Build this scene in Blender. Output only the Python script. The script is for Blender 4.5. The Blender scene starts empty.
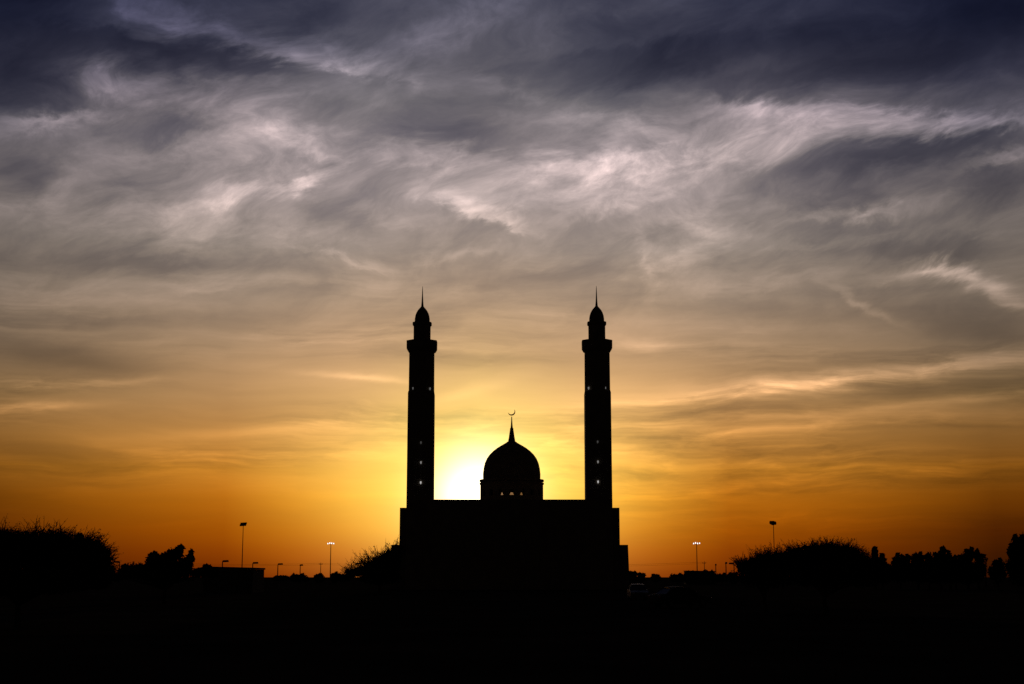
import bpy, bmesh, math, random
import numpy as np
from mathutils import Vector, Matrix

S = bpy.context.scene
COL = S.collection
RAD = math.radians

# ------------------------------------------------------------------ camera
W, H, FPX = 1024, 684, 1422.0
PITCH = RAD(9.38)
CAM_Z = 2.2
cam_d = bpy.data.cameras.new('camera')
cam_d.sensor_width = 36.0
cam_d.lens = 36.0 * FPX / W
cam_d.clip_start = 0.1
cam_d.clip_end = 30000
cam = bpy.data.objects.new('camera', cam_d)
COL.objects.link(cam)
cam.location = (0, 0, CAM_Z)
cam.rotation_euler = (math.pi / 2 + PITCH, 0, 0)
S.camera = cam

S.render.engine = 'CYCLES'
S.cycles.use_denoising = False
S.cycles.max_bounces = 5
S.cycles.transparent_max_bounces = 8
S.view_settings.view_transform = 'Standard'
S.view_settings.look = 'None'
S.view_settings.exposure = 0
S.view_settings.gamma = 1


def ray(px, py):
    a, b = (px - W / 2) / FPX, (H / 2 - py) / FPX
    return Vector((a, math.cos(PITCH) - b * math.sin(PITCH), math.sin(PITCH) + b * math.cos(PITCH)))


def at(px, py, Y):
    d = ray(px, py)
    return Vector((0, 0, CAM_Z)) + d * (Y / d.y)


def azel(px, py):
    d = ray(px, py).normalized()
    return math.degrees(math.atan2(d.x, d.y)), math.degrees(math.asin(d.z))


def lin(c):
    return tuple((v / 255 / 12.92) if v <= 10 else ((v / 255 + 0.055) / 1.055) ** 2.4 for v in c)


# ------------------------------------------------------------------ sun and sky
SUN_AZ, SUN_EL = azel(478, 497)
sd = bpy.data.lights.new('sun', 'SUN')
sd.energy = 0.25
sd.angle = RAD(0.5)
sd.color = (1.0, 0.72, 0.42)
sun = bpy.data.objects.new('sun', sd)
COL.objects.link(sun)
a_, e_ = RAD(SUN_AZ), RAD(SUN_EL)
SUN_DIR = Vector((math.sin(a_) * math.cos(e_), math.cos(a_) * math.cos(e_), math.sin(e_)))
sun.rotation_euler = SUN_DIR.to_track_quat('Z', 'Y').to_euler()

world = bpy.data.worlds.new('World')
S.world = world
world.use_nodes = True
NT = world.node_tree
NT.nodes.clear()
LK = NT.links.new


def setin(sock, v):
    if isinstance(v, bpy.types.NodeSocket):
        LK(v, sock)
    else:
        sock.default_value = v


def M(op, a, b=None, c=None, clamp=False):
    n = NT.nodes.new('ShaderNodeMath')
    n.operation = op
    n.use_clamp = clamp
    setin(n.inputs[0], a)
    if b is not None: setin(n.inputs[1], b)
    if c is not None: setin(n.inputs[2], c)
    return n.outputs[0]


def V(op, a, b=None, c=None, scale=None):
    n = NT.nodes.new('ShaderNodeVectorMath')
    n.operation = op
    setin(n.inputs[0], a)
    if b is not None: setin(n.inputs[1], b)
    if c is not None: setin(n.inputs[2], c)
    if scale is not None: setin(n.inputs['Scale'], scale)
    return n.outputs['Value'] if op in ('LENGTH', 'DOT_PRODUCT', 'DISTANCE') else n.outputs[0]


def comb(x, y, z=0.0):
    n = NT.nodes.new('ShaderNodeCombineXYZ')
    setin(n.inputs[0], x); setin(n.inputs[1], y); setin(n.inputs[2], z)
    return n.outputs[0]


def sep(v):
    n = NT.nodes.new('ShaderNodeSeparateXYZ')
    LK(v, n.inputs[0])
    return n.outputs


def noise(vec, scale, detail=5, rough=0.55, lac=2.0, dist=0.0, color=False, kind='FBM'):
    n = NT.nodes.new('ShaderNodeTexNoise')
    n.noise_dimensions = '3D'
    n.noise_type = kind
    LK(vec, n.inputs['Vector'])
    n.inputs['Scale'].default_value = scale
    n.inputs['Detail'].default_value = detail
    n.inputs['Roughness'].default_value = rough
    n.inputs['Lacunarity'].default_value = lac
    n.inputs['Distortion'].default_value = dist
    return n.outputs['Color'] if color else n.outputs['Fac']


def mapr(v, a, b, c, d, smooth=True):
    n = NT.nodes.new('ShaderNodeMapRange')
    n.interpolation_type = 'SMOOTHSTEP' if smooth else 'LINEAR'
    n.clamp = True
    setin(n.inputs['Value'], v)
    n.inputs['From Min'].default_value = a; n.inputs['From Max'].default_value = b
    n.inputs['To Min'].default_value = c; n.inputs['To Max'].default_value = d
    return n.outputs[0]


def mixc(f, a, b):
    n = NT.nodes.new('ShaderNodeMix')
    n.data_type = 'RGBA'
    n.clamp_factor = True
    setin(n.inputs[0], f); setin(n.inputs[6], a); setin(n.inputs[7], b)
    return n.outputs[2]


def mapping(vec, loc, rot, scale):
    n = NT.nodes.new('ShaderNodeMapping')
    n.vector_type = 'TEXTURE'      # inverse transform: into the frame of one cloud bank
    LK(vec, n.inputs[0])
    n.inputs['Location'].default_value = loc
    n.inputs['Rotation'].default_value = rot
    n.inputs['Scale'].default_value = scale
    return n.outputs[0]


EPX = 180 / math.pi / FPX * 1.0        # degrees of sky per photograph pixel near its middle

tc = NT.nodes.new('ShaderNodeTexCoord')
D = V('NORMALIZE', tc.outputs['Generated'])
dx, dy, dz = sep(D)
EL = M('MULTIPLY', M('ARCSINE', dz), 180 / math.pi)
AZ = M('MULTIPLY', M('ARCTAN2', dx, dy), 180 / math.pi)
DA = M('ABSOLUTE', M('SUBTRACT', AZ, SUN_AZ))

# sky brightness and colour against height above the horizon, at four distances in azimuth from the sun
ROWS = [577, 553, 530, 500, 470, 440, 400, 350, 300, 250, 200, 150, 100, 50, 0]
TAB = {
    0: [(222, 108, 0), (235, 134, 6), (245, 158, 22), (250, 180, 42), (250, 194, 66), (246, 194, 92), (232, 185, 108),
        (206, 167, 119), (173, 146, 121), (150, 134, 124), (142, 131, 130), (120, 112, 116), (98, 94, 101), (84, 82, 93),
        (74, 74, 89)],
    5: [(152, 60, 0), (196, 100, 2), (222, 135, 16), (241, 164, 42), (243, 176, 70), (238, 177, 92), (221, 171, 108),
        (196, 157, 117), (169, 144, 121), (146, 132, 124), (138, 127, 127), (131, 122, 126), (106, 102, 108), (78, 77, 90),
        (69, 69, 85)],
    10: [(104, 32, 0), (132, 54, 0), (160, 79, 1), (182, 104, 14), (194, 126, 40), (193, 135, 66), (181, 137, 88),
         (165, 134, 102), (150, 130, 113), (136, 124, 117), (130, 120, 120), (128, 119, 122), (97, 92, 100), (60, 60, 76),
         (48, 50, 69)],
    20: [(38, 8, 0), (56, 17, 0), (74, 28, 0), (99, 50, 2), (126, 76, 18), (132, 90, 42), (124, 96, 62),
         (118, 99, 80), (114, 101, 90), (108, 99, 95), (100, 93, 95), (82, 79, 88), (60, 59, 74), (34, 37, 57),
         (24, 28, 51)],
}
ramps = []
elf = M('DIVIDE', EL, 90.0)
for k in (0, 5, 10, 20):
    n = NT.nodes.new('ShaderNodeValToRGB')
    n.color_ramp.interpolation = 'LINEAR'
    LK(elf, n.inputs[0])
    stops = [(max(azel(512, y)[1], 0) / 90, lin(c)) for y, c in zip(ROWS, TAB[k])]
    stops += [(32 / 90, lin((20, 23, 40))), (50 / 90, lin((11, 13, 24))), (1.0, lin((8, 10, 20)))]
    r = n.color_ramp
    r.elements[0].position, r.elements[0].color = stops[0][0], (*stops[0][1], 1)
    r.elements[1].position, r.elements[1].color = stops[-1][0], (*stops[-1][1], 1)
    for p, c in stops[1:-1]:
        e = r.elements.new(p)
        e.color = (*c, 1)
    ramps.append(n.outputs[0])
base = mixc(mapr(DA, 0, 5, 0, 1, False), ramps[0], ramps[1])
base = mixc(mapr(DA, 5, 10, 0, 1, False), base, ramps[2])
base = mixc(mapr(DA, 10, 20, 0, 1, False), base, ramps[3])
base = V('MULTIPLY', base, comb(mapr(EL, 9, 13, 1.0, 1.10), mapr(EL, 9, 13, 1.0, 1.10), mapr(EL, 9, 13, 1.0, 1.07)))
base = V('SCALE', base, scale=mapr(DA, 22, 70, 1.0, 0.06))

# cloud noise: long level streaks near the horizon, wispier and rounder higher up
UP = mapr(EL, 7.0, 15.5, 0.0, 1.0)
ca, sa = math.cos(RAD(-14)), math.sin(RAD(-14))
U0 = comb(M('ADD', M('MULTIPLY', AZ, 0.085 * ca), M('MULTIPLY', EL, -0.085 * sa)),
          M('ADD', M('MULTIPLY', AZ, 0.19 * sa), M('MULTIPLY', EL, 0.19 * ca)), 0.0)
L0 = comb(M('MULTIPLY', AZ, 0.035), M('MULTIPLY', EL, 0.30), 3.0)
wn = noise(U0, 1.3, 2, 0.5, color=True)
wn2 = noise(U0, 3.6, 4, 0.55, color=True)
wa = V('SUBTRACT', wn, (0.5, 0.5, 0.5))
wb = V('SUBTRACT', wn2, (0.5, 0.5, 0.5))
U1 = V('MULTIPLY_ADD', wa, (0.7, 0.7, 0.0), U0)
U2 = V('MULTIPLY_ADD', wb, (0.24, 0.24, 0.0), U1)
L1 = V('MULTIPLY_ADD', wa, (0.25, 0.35, 0.0), L0)
L2 = V('MULTIPLY_ADD', wb, (0.12, 0.10, 0.0), L1)
nu_big = noise(U2, 1.7, 8, 0.56)
UF = V('MULTIPLY_ADD', wb, (0.10, 0.10, 0.0), V('MULTIPLY_ADD', wa, (0.6, 0.6, 0.0), U0))
nu_fine = noise(UF, 4.2, 8, 0.66)
nl_big = noise(L2, 2.2, 5, 0.5)
nl_gate = mapr(noise(V('ADD', L1, (0.0, 0.0, 7.0)), 1.5, 2, 0.5), 0.38, 0.62, 0.1, 1.7)
nl_fine = M('MULTIPLY_ADD', M('SUBTRACT', noise(L2, 5.5, 6, 0.6), 0.5), nl_gate, 0.5)


def mixf(f, a, b):
    return M('MULTIPLY_ADD', f, M('SUBTRACT', b, a), a)


n_big = mixf(UP, nl_big, nu_big)
n_fine = mixf(UP, nl_fine, nu_fine)

# the sky's own large cloud banks and streaks: places in azimuth and height, torn by the noise
AE = comb(AZ, EL, 0.0)
wfac = mapr(EL, 6.5, 14.5, 0.12, 1.0)
AEW = V('ADD', AE, V('SCALE', V('MULTIPLY', wa, (1.2, 0.8, 0.0)), scale=wfac))
AEW = V('ADD', AEW, V('SCALE', V('MULTIPLY', wb, (1.6, 1.1, 0.0)), scale=wfac))
wc = V('SUBTRACT', noise(UF, 8.0, 6, 0.62, color=True), (0.5, 0.5, 0.5))
AEW = V('ADD', AEW, V('SCALE', V('MULTIPLY', wc, (1.9, 1.5, 0.0)), scale=wfac))

# x0, y0, x1, y1, half width above, half width below, strength
BANKS = [
    (95, -4, 290, 52, 14, 10, .6), (255, 50, 410, 80, 12, 7, .55), (76, 78, 190, 92, 18, 16, .7), (78, 66, 112, 82, 12, 14, .45),
    (-20, 126, 115, 110, 8, 10, .6), (205, 108, 320, 140, 26, 18, .42), (340, 146, 530, 168, 15, 16, .5),
    (284, 190, 335, 163, 7, 7, .38), (425, 202, 530, 233, 18, 6, .8), (500, 180, 680, 158, 16, 18, .62),
    (520, 205, 760, 145, 44, 42, .36), (190, 150, 340, 168, 36, 40, .3), (400, 175, 520, 190, 16, 16, .2), (720, 104, 1040, 122, 10, 22, .85), (680, 152, 840, 140, 16, 16, .4),
    (930, 266, 990, 284, 9, 7, .6), (975, 285, 1035, 312, 10, 7, .55), (615, 404, 900, 379, 12, 4, .36),
    (820, 383, 1090, 350, 12, 4.5, .42), (810, 414, 1040, 391, 5, 5, .25), (318, 375, 405, 382, 4, 3, .3),
    (430, 402, 512, 380, 8, 7, .15), (835, 288, 895, 322, 5, 4, .28), (305, 246, 385, 268, 4, 4, .22),
    (-10, 389, 130, 381, 5, 4, .4), (-10, 409, 90, 404, 4, 4, .35), (800, 218, 935, 203, 8, 7, .45),
    (955, 170, 1040, 147, 9, 7, .5), (640, 214, 770, 236, 10, 9, .25), (40, 206, 260, 230, 26, 28, .32), (500, 272, 570, 252, 9, 9, .22), (630, 268, 730, 244, 14, 12, .3), (640, 228, 652, 290, 7, 7, .18), (700, 292, 820, 276, 9, 9, .2),
    (90, 287, 270, 281, 9, 7, .2), (590, 338, 700, 352, 9, 6, .22), (100, 440, 320, 428, 6, 5, .14),
    (250, 430, 400, 420, 7, 6, .14), (690, 432, 900, 420, 6, 5, .14), (180, 205, 240, 190, 9, 9, .3),
    (350, 205, 420, 225, 10, 8, .25), (0, 300, 200, 306, 12, 10, .2), (390, 50, 520, 0, 18, 18, .5),
    (296, 148, 352, 160, 6, 6, .25), (210, 192, 300, 184, 7, 8, .25), (120, 150, 230, 140, 9, 9, .25), (560, 120, 680, 128, 10, 9, .25),
    (700, 92, 790, 122, 8, 8, .1), (520, 30, 640, 8, 14, 14, .3), (300, 40, 400, 66, 10, 10, .25), (770, 250, 900, 232, 6, 6, .22),
    (860, 282, 960, 262, 6, 6, .25), (400, 258, 520, 248, 6, 6, .2), (560, 216, 660, 196, 9, 8, .22),
    # darker gaps
    (-30, 82, 76, 64, 44, 36, -1.0), (40, 28, 280, 68, 13, 18, -.75), (660, 62, 1060, 50, 44, 32, -.85), (600, 40, 720, 70, 30, 24, -.3), (560, 46, 700, 32, 9, 8, .25), (690, 76, 800, 54, 10, 9, .32), (460, 76, 545, 96, 10, 8, .3), (600, 96, 700, 80, 10, 10, .2),
    (540, 78, 690, 92, 30, 24, -.45), (850, 152, 1050, 131, 9, 14, -.75), (780, 172, 960, 158, 9, 16, -.45),
    (950, 192, 1050, 178, 20, 20, -.5), (390, 120, 510, 140, 22, 15, -.35), (870, 248, 1010, 252, 14, 10, -.4),
    (890, 312, 1040, 338, 20, 20, -.3), (-20, 344, 140, 366, 16, 15, -.42), (80, 264, 230, 262, 9, 8, -.25),
    (540, 240, 650, 212, 18, 14, -.22), (800, 402, 1050, 380, 6, 9, -.22), (290, 205, 390, 222, 18, 14, -.22),
    (-20, 448, 110, 466, 14, 14, -.2), (-10, 168, 50, 182, 22, 20, -.45), (140, 136, 215, 120, 10, 12, -.3),
    (-20, -6, 80, 0, 14, 12, -.6), (960, 0, 1060, 10, 30, 30, -.5), (250, 20, 380, 10, 16, 16, -.3),
    (440, 275, 620, 268, 14, 14, -.16), (640, 300, 860, 318, 14, 12, -.14), (240, 55, 300, 70, 8, 14, -.3),
]
acc = 0.0
AEK = AEW
for i, (xa, ya, xb, yb, wu, wd, A) in enumerate(BANKS):
    if i and i % 8 == 0:       # chains the groups so that the shader evaluates them one after another
        AEK = V('MULTIPLY_ADD', comb(acc, acc, acc), (1e-7, 1e-7, 0.0), AEW)
    a0, e0 = azel(xa, ya)
    a1, e1 = azel(xb, yb)
    L = math.hypot(a1 - a0, e1 - e0) / 2 * 1.1
    ang = math.atan2(e1 - e0, a1 - a0)
    ku, kd = 1 / (wu * EPX * 0.95), 1 / (wd * EPX * 0.95)
    m = mapping(AEK, ((a0 + a1) / 2, (e0 + e1) / 2, 0), (0, 0, ang), (L, 1 / ku, 1))
    t, s, _ = sep(m)
    s2 = M('MAXIMUM' if ku >= kd else 'MINIMUM', s, M('MULTIPLY', s, kd / ku))
    q = M('MULTIPLY_ADD', t, t, M('MULTIPLY', s2, s2))
    g = M('POWER', math.exp(-1), q)
    acc = M('MULTIPLY_ADD', g, A * 1.2, acc)

tex = M('MULTIPLY_ADD', M('SUBTRACT', n_fine, 0.5), 1.8, 1.1)
nb = M('MULTIPLY', M('SUBTRACT', n_big, 0.5), M('MULTIPLY_ADD', UP, 1.6, 0.8))
nf = M('MULTIPLY', M('SUBTRACT', n_fine, 0.5), M('MULTIPLY_ADD', UP, -0.25, 1.5))
c = M('ADD', M('MULTIPLY_ADD', acc, tex, nb), nf)
c = M('MULTIPLY', c, mapr(EL, 0.8, 4.5, 0.12, 1.0))
c = M('MULTIPLY', c, mapr(DA, 0, 8, 0.8, 1.0))
kvec = comb(c, M('MULTIPLY', c, mapr(EL, 8.0, 18.0, 0.97, 0.93)), M('MULTIPLY_ADD', M('MAXIMUM', c, 0.0), 0.18, M("MULTIPLY", c, mapr(EL, 8.0, 18.0, 0.84, 0.70))))
kx, ky, kz = sep(kvec)
E_ = math.e
mult = comb(M('POWER', E_, kx), M('POWER', E_, ky), M('POWER', E_, kz))
sky = V('MULTIPLY', base, mult)

# glow round the low sun
d2 = V('DOT_PRODUCT', D, tuple(SUN_DIR))
dang = M('MULTIPLY', M('ARCCOSINE', M('MINIMUM', d2, 0.9999999)), 180 / math.pi)


def gauss(sig):
    q = M('DIVIDE', dang, sig)
    return M('POWER', math.exp(-1), M('MULTIPLY', q, q))


sky = V('ADD', sky, V('SCALE', (1.5, 1.5, 1.5), scale=gauss(1.55)))
dE = M('MULTIPLY', M('SUBTRACT', EL, SUN_EL), 1.45)
wide = M('DIVIDE', M('MULTIPLY_ADD', DA, DA, M('MULTIPLY', dE, dE)), 4.2 ** 2)
sky = V('ADD', sky, V('SCALE', (0.60, 0.62, 0.16), scale=M('POWER', math.exp(-1), wide)))

# faint clear-air component
nish = NT.nodes.new('ShaderNodeTexSky')
nish.sky_type = 'NISHITA'
nish.sun_disc = False
nish.sun_elevation = RAD(SUN_EL)
nish.sun_rotation = RAD(SUN_AZ)
sky = V('ADD', sky, V('SCALE', nish.outputs[0], scale=0.0005))
sky = V('SCALE', sky, scale=mapr(EL, -0.6, -0.2, 0.0, 1.0))
bg = NT.nodes.new('ShaderNodeBackground')
LK(sky, bg.inputs[0])
bg.inputs[1].default_value = 1.0
wo = NT.nodes.new('ShaderNodeOutputWorld')
LK(bg.outputs[0], wo.inputs[0])

# ------------------------------------------------------------------ materials


def mat(name, col, rough=0.8, spec=0.3, var=0.25, scale=3.0, metal=0.0, coat=0.0, bump=0.0):
    m = bpy.data.materials.new(name)
    m.use_nodes = True
    nt = m.node_tree
    b = nt.nodes['Principled BSDF']
    b.inputs['Roughness'].default_value = rough
    b.inputs['Specular IOR Level'].default_value = spec
    b.inputs['Metallic'].default_value = metal
    b.inputs['Coat Weight'].default_value = coat
    t = nt.nodes.new('ShaderNodeTexCoord')
    n = nt.nodes.new('ShaderNodeTexNoise')
    n.inputs['Scale'].default_value = scale
    n.inputs['Detail'].default_value = 6
    nt.links.new(t.outputs['Object'], n.inputs['Vector'])
    r = nt.nodes.new('ShaderNodeValToRGB')
    r.color_ramp.elements[0].position = 0.3
    r.color_ramp.elements[1].position = 0.7
    r.color_ramp.elements[0].color = (*[v * (1 - var) for v in col], 1)
    r.color_ramp.elements[1].color = (*[min(1, v * (1 + var)) for v in col], 1)
    nt.links.new(n.outputs['Fac'], r.inputs[0])
    nt.links.new(r.outputs[0], b.inputs['Base Color'])
    if bump:
        bp = nt.nodes.new('ShaderNodeBump')
        bp.inputs['Strength'].default_value = bump
        nt.links.new(n.outputs['Fac'], bp.inputs['Height'])
        nt.links.new(bp.outputs[0], b.inputs['Normal'])
    return m


def glow(name, col, strength):
    m = bpy.data.materials.new(name)
    m.use_nodes = True
    nt = m.node_tree
    b = nt.nodes['Principled BSDF']
    b.inputs['Base Color'].default_value = (.6, .6, .6, 1)
    b.inputs['Emission Color'].default_value = (*col, 1)
    b.inputs['Emission Strength'].default_value = strength
    return m


def tinted_glass(name, col):
    m = bpy.data.materials.new(name)
    m.use_nodes = True
    nt = m.node_tree
    nt.nodes.clear()
    o = nt.nodes.new('ShaderNodeOutputMaterial')
    tr = nt.nodes.new('ShaderNodeBsdfTransparent')
    tr.inputs[0].default_value = (*col, 1)
    gl = nt.nodes.new('ShaderNodeBsdfGlossy')
    gl.inputs['Roughness'].default_value = 0.05
    fr = nt.nodes.new('ShaderNodeFresnel')
    mx = nt.nodes.new('ShaderNodeMixShader')
    nt.links.new(fr.outputs[0], mx.inputs[0])
    nt.links.new(tr.outputs[0], mx.inputs[1])
    nt.links.new(gl.outputs[0], mx.inputs[2])
    nt.links.new(mx.outputs[0], o.inputs[0])
    return m


STONE = mat('sandstone', (0.30, 0.25, 0.19), 0.95, 0.05, 0.2, 0.6)
DOME = mat('dome_tiles', (0.22, 0.20, 0.17), 0.9, 0.05, 0.2, 1.0)
BRONZE = mat('dark_bronze', (0.08, 0.06, 0.03), 0.5, 0.3, 0.2, 2.0, metal=0.6)
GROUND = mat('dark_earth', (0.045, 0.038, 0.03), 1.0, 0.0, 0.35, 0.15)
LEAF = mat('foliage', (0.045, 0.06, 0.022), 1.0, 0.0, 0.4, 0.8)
DRYLEAF = mat('dusty_foliage', (0.06, 0.06, 0.03), 1.0, 0.0, 0.4, 0.8)
BARK = mat('bark', (0.07, 0.05, 0.035), 1.0, 0.0, 0.3, 4.0)
STEEL = mat('galvanised_steel', (0.16, 0.16, 0.16), 0.7, 0.2, 0.2, 3.0)
LAMPMETAL = mat('lamp_housing', (0.06, 0.06, 0.065), 0.7, 0.2, 0.2, 3.0)
CONC = mat('bare_concrete', (0.10, 0.095, 0.09), 0.95, 0.05, 0.2, 0.7)
RUBBER = mat('rubber', (0.02, 0.02, 0.02), 0.9, 0.1, 0.2, 5.0)
PANE = tinted_glass('tinted_glass', (0.35, 0.28, 0.24))
CARGLASS = mat('car_glass', (0.015, 0.017, 0.02), 0.2, 0.15, 0.1, 2.0)
PAINT_W = mat('silver_car_paint', (0.12, 0.12, 0.12), 0.45, 0.35, 0.05, 2.0)
PAINT_D = mat('dusty_dark_car_paint', (0.04, 0.04, 0.045), 0.7, 0.12, 0.15, 2.0)
REDLENS = mat('red_lens', (0.25, 0.02, 0.02), 0.2, 0.5, 0.1, 5.0)
CLEARLENS = mat('clear_lens', (0.5, 0.5, 0.5), 0.15, 0.5, 0.1, 5.0)
FLOOD = glow('floodlight_lit', (1.0, 0.93, 0.88), 1.7)

# ------------------------------------------------------------------ helpers


def tag(o, label=None, cat=None, group=None, kind=None):
    if label: o['label'] = label
    if cat: o['category'] = cat
    if group: o['group'] = group
    if kind: o['kind'] = kind
    return o


def empty(name, loc, label, cat, group=None, rz=0.0):
    o = bpy.data.objects.new(name, None)
    COL.objects.link(o)
    o.location = loc
    o.rotation_euler = (0, 0, rz)
    o.empty_display_size = 0.2
    return tag(o, label, cat, group)


class MB:
    def __init__(s):
        s.v, s.f = [], []

    def add(s, vs, fs):
        k = len(s.v)
        s.v += [tuple(p) for p in vs]
        s.f += [tuple(i + k for i in f) for f in fs]
        return s

    def box(s, x0, x1, y0, y1, z0, z1, top=None):
        """a box; top = (dx, dy) pulls the upper edge in (a batter)"""
        bx, by = top or (0, 0)
        s.add([(x0, y0, z0), (x1, y0, z0), (x1, y1, z0), (x0, y1, z0),
               (x0 + bx, y0 + by, z1), (x1 - bx, y0 + by, z1), (x1 - bx, y1 - by, z1), (x0 + bx, y1 - by, z1)],
              [(3, 2, 1, 0), (4, 5, 6, 7), (0, 1, 5, 4), (1, 2, 6, 5), (2, 3, 7, 6), (3, 0, 4, 7)])
        return s

    def lathe(s, prof, n=32, cx=0, cy=0, rot=0.0):
        """prof: (radius, z) from the bottom up; closed at both ends"""
        vs, fs = [], []
        for r, z in prof:
            for k in range(n):
                a = rot + 2 * math.pi * k / n
                vs.append((cx + r * math.cos(a), cy + r * math.sin(a), z))
        for j in range(len(prof) - 1):
            for k in range(n):
                k2 = (k + 1) % n
                fs.append((j * n + k, j * n + k2, (j + 1) * n + k2, (j + 1) * n + k))
        fs.append(tuple(reversed(range(n))))
        fs.append(tuple((len(prof) - 1) * n + k for k in range(n)))
        return s.add(vs, fs)

    def tube(s, pts, rad, n=5):
        pts = [Vector(p) for p in pts]
        if not isinstance(rad, (list, tuple)): rad = [rad] * len(pts)
        vs, fs = [], []
        up = None
        for i, p in enumerate(pts):
            d = (pts[min(i + 1, len(pts) - 1)] - pts[max(i - 1, 0)]).normalized()
            if up is None:
                up = Vector((0, 0, 1)) if abs(d.z) < 0.9 else Vector((1, 0, 0))
            u = d.cross(up).normalized()
            w = d.cross(u)
            for k in range(n):
                a = 2 * math.pi * k / n
                vs.append(p + (u * math.cos(a) + w * math.sin(a)) * rad[i])
        for j in range(len(pts) - 1):
            for k in range(n):
                k2 = (k + 1) % n
                fs.append((j * n + k, j * n + k2, (j + 1) * n + k2, (j + 1) * n + k))
        fs.append(tuple(range(n)))
        fs.append(tuple(reversed([(len(pts) - 1) * n + k for k in range(n)])))
        return s.add(vs, fs)

    def build(s, name, m, parent=None, smooth=False, bevel=0.0):
        me = bpy.data.meshes.new(name)
        me.from_pydata(s.v, [], s.f)
        if smooth or bevel:
            bm = bmesh.new()
            bm.from_mesh(me)
            if bevel:
                bmesh.ops.bevel(bm, geom=bm.edges[:], offset=bevel, segments=2, affect='EDGES', profile=0.6)
            bmesh.ops.recalc_face_normals(bm, faces=bm.faces[:])
            bm.to_mesh(me)
            bm.free()
        if smooth:
            me.polygons.foreach_set('use_smooth', [True] * len(me.polygons))
            try:
                me.set_sharp_from_angle(angle=RAD(40))
            except Exception:
                pass
        me.materials.append(m)
        o = bpy.data.objects.new(name, me)
        COL.objects.link(o)
        if parent is not None: o.parent = parent
        return o


def copy_tree(o, parent=None):
    c_ = o.copy()
    COL.objects.link(c_)
    c_.parent = parent
    for ch in list(o.children):
        copy_tree(ch, c_)
    return c_


# ------------------------------------------------------------------ ground
g = MB()
N, R = 96, 9000.0
rr = [0, 15, 40, 90, 160, 240, 340, 480, 700, 1100, 2000, 4000, R]
gv = [(0, 0, 0)]
rg = random.Random(3)
for r in rr[1:]:
    for k in range(N):
        a = 2 * math.pi * k / N
        gv.append((r * math.cos(a), r * math.sin(a), 0.0 if r > 120 else rg.uniform(-0.05, 0.0)))
gf = [(0, 1 + k, 1 + (k + 1) % N) for k in range(N)]
for j in range(len(rr) - 2):
    for k in range(N):
        a, b = 1 + j * N, 1 + (j + 1) * N
        gf.append((a + k, b + k, b + (k + 1) % N, a + (k + 1) % N))
g.add(gv, gf)
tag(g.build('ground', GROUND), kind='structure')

# ------------------------------------------------------------------ mosque
YF = 250.0                 # facade
YM = 252.5                 # minaret axes
YD = 274.0                 # dome axis
MX = at(509.6, 577, YF).x
mosque = empty('mosque', (MX, YF, 0), 'dark silhouetted mosque with a central dome between two tall minarets', 'mosque')


def rel(px, py, Y):
    p = at(px, py, Y)
    return p.x - MX, p.z


zroof = rel(500, 499.4, YF)[1]
zwing = rel(400, 507.7, YF + 3)[1]
zlow = rel(393, 544.8, YF + 6)[1]
hx_main = (rel(611.0, 508, YF)[0] - rel(408.0, 508, YF)[0]) / 2
hx_wing = (rel(619.6, 525, YF + 3)[0] - rel(399.6, 525, YF + 3)[0]) / 2
hx_low = (rel(628.2, 547, YF + 6)[0] - rel(391.4, 547, YF + 6)[0]) / 2
DEP = 46.0
b = MB()
b.box(-hx_main, hx_main, 0, DEP, 0, zroof - 0.5)
b.box(-hx_main + .12, hx_main - .12, .12, .52, zroof - 0.5, zroof)          # roof parapet
b.box(-hx_main + .12, hx_main - .12, DEP - .52, DEP - .12, zroof - 0.5, zroof)
b.box(-hx_main + .12, -hx_main + .52, .55, DEP - .55, zroof - 0.5, zroof)
b.box(hx_main - .52, hx_main - .12, .55, DEP - .55, zroof - 0.5, zroof)
b.build('prayer_hall_wall', STONE, mosque)
for s in (-1, 1):
    w = MB()
    xa, xb = sorted((s * (hx_main + 0.003), s * hx_wing))
    w.box(xa, xb, 3, DEP - 3, 0, zwing)
    w.build('side_wing', STONE, mosque)
    w = MB()
    xa, xb = (s * (hx_wing + 0.003), s * hx_low)
    bt = s * 0.22
    w.add([(xa, 6, 0), (xb + bt, 6, 0), (xb + bt, DEP - 6, 0), (xa, DEP - 6, 0),
           (xa, 6, zlow), (xb, 6, zlow), (xb, DEP - 6, zlow), (xa, DEP - 6, zlow)],
          [(3, 2, 1, 0), (4, 5, 6, 7), (0, 1, 5, 4), (1, 2, 6, 5), (2, 3, 7, 6), (3, 0, 4, 7)])
    w.build('arcade_wing', STONE, mosque)

# drum with eighteen arched openings that the sunset shows through
CX = rel(511.7, 480, YD)[0]
CY = YD - YF
z_drum_top = rel(511, 484.6, YD)[1]
z_sill = rel(511, 496.6, YD)[1]
z_spring = rel(511, 493.2, YD)[1]
z_archtop = rel(511, 490.4, YD)[1]
r_drum = (rel(543.2, 490, YD)[0] - rel(480.2, 490, YD)[0]) / 2
r_in = r_drum - 0.95
NW = 18
half = 0.47 / r_drum
zr0 = zroof - 0.5
d = MB()


def cyl(r, a, z):
    return (CX + r * math.cos(a), CY + r * math.sin(a), z)


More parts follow.
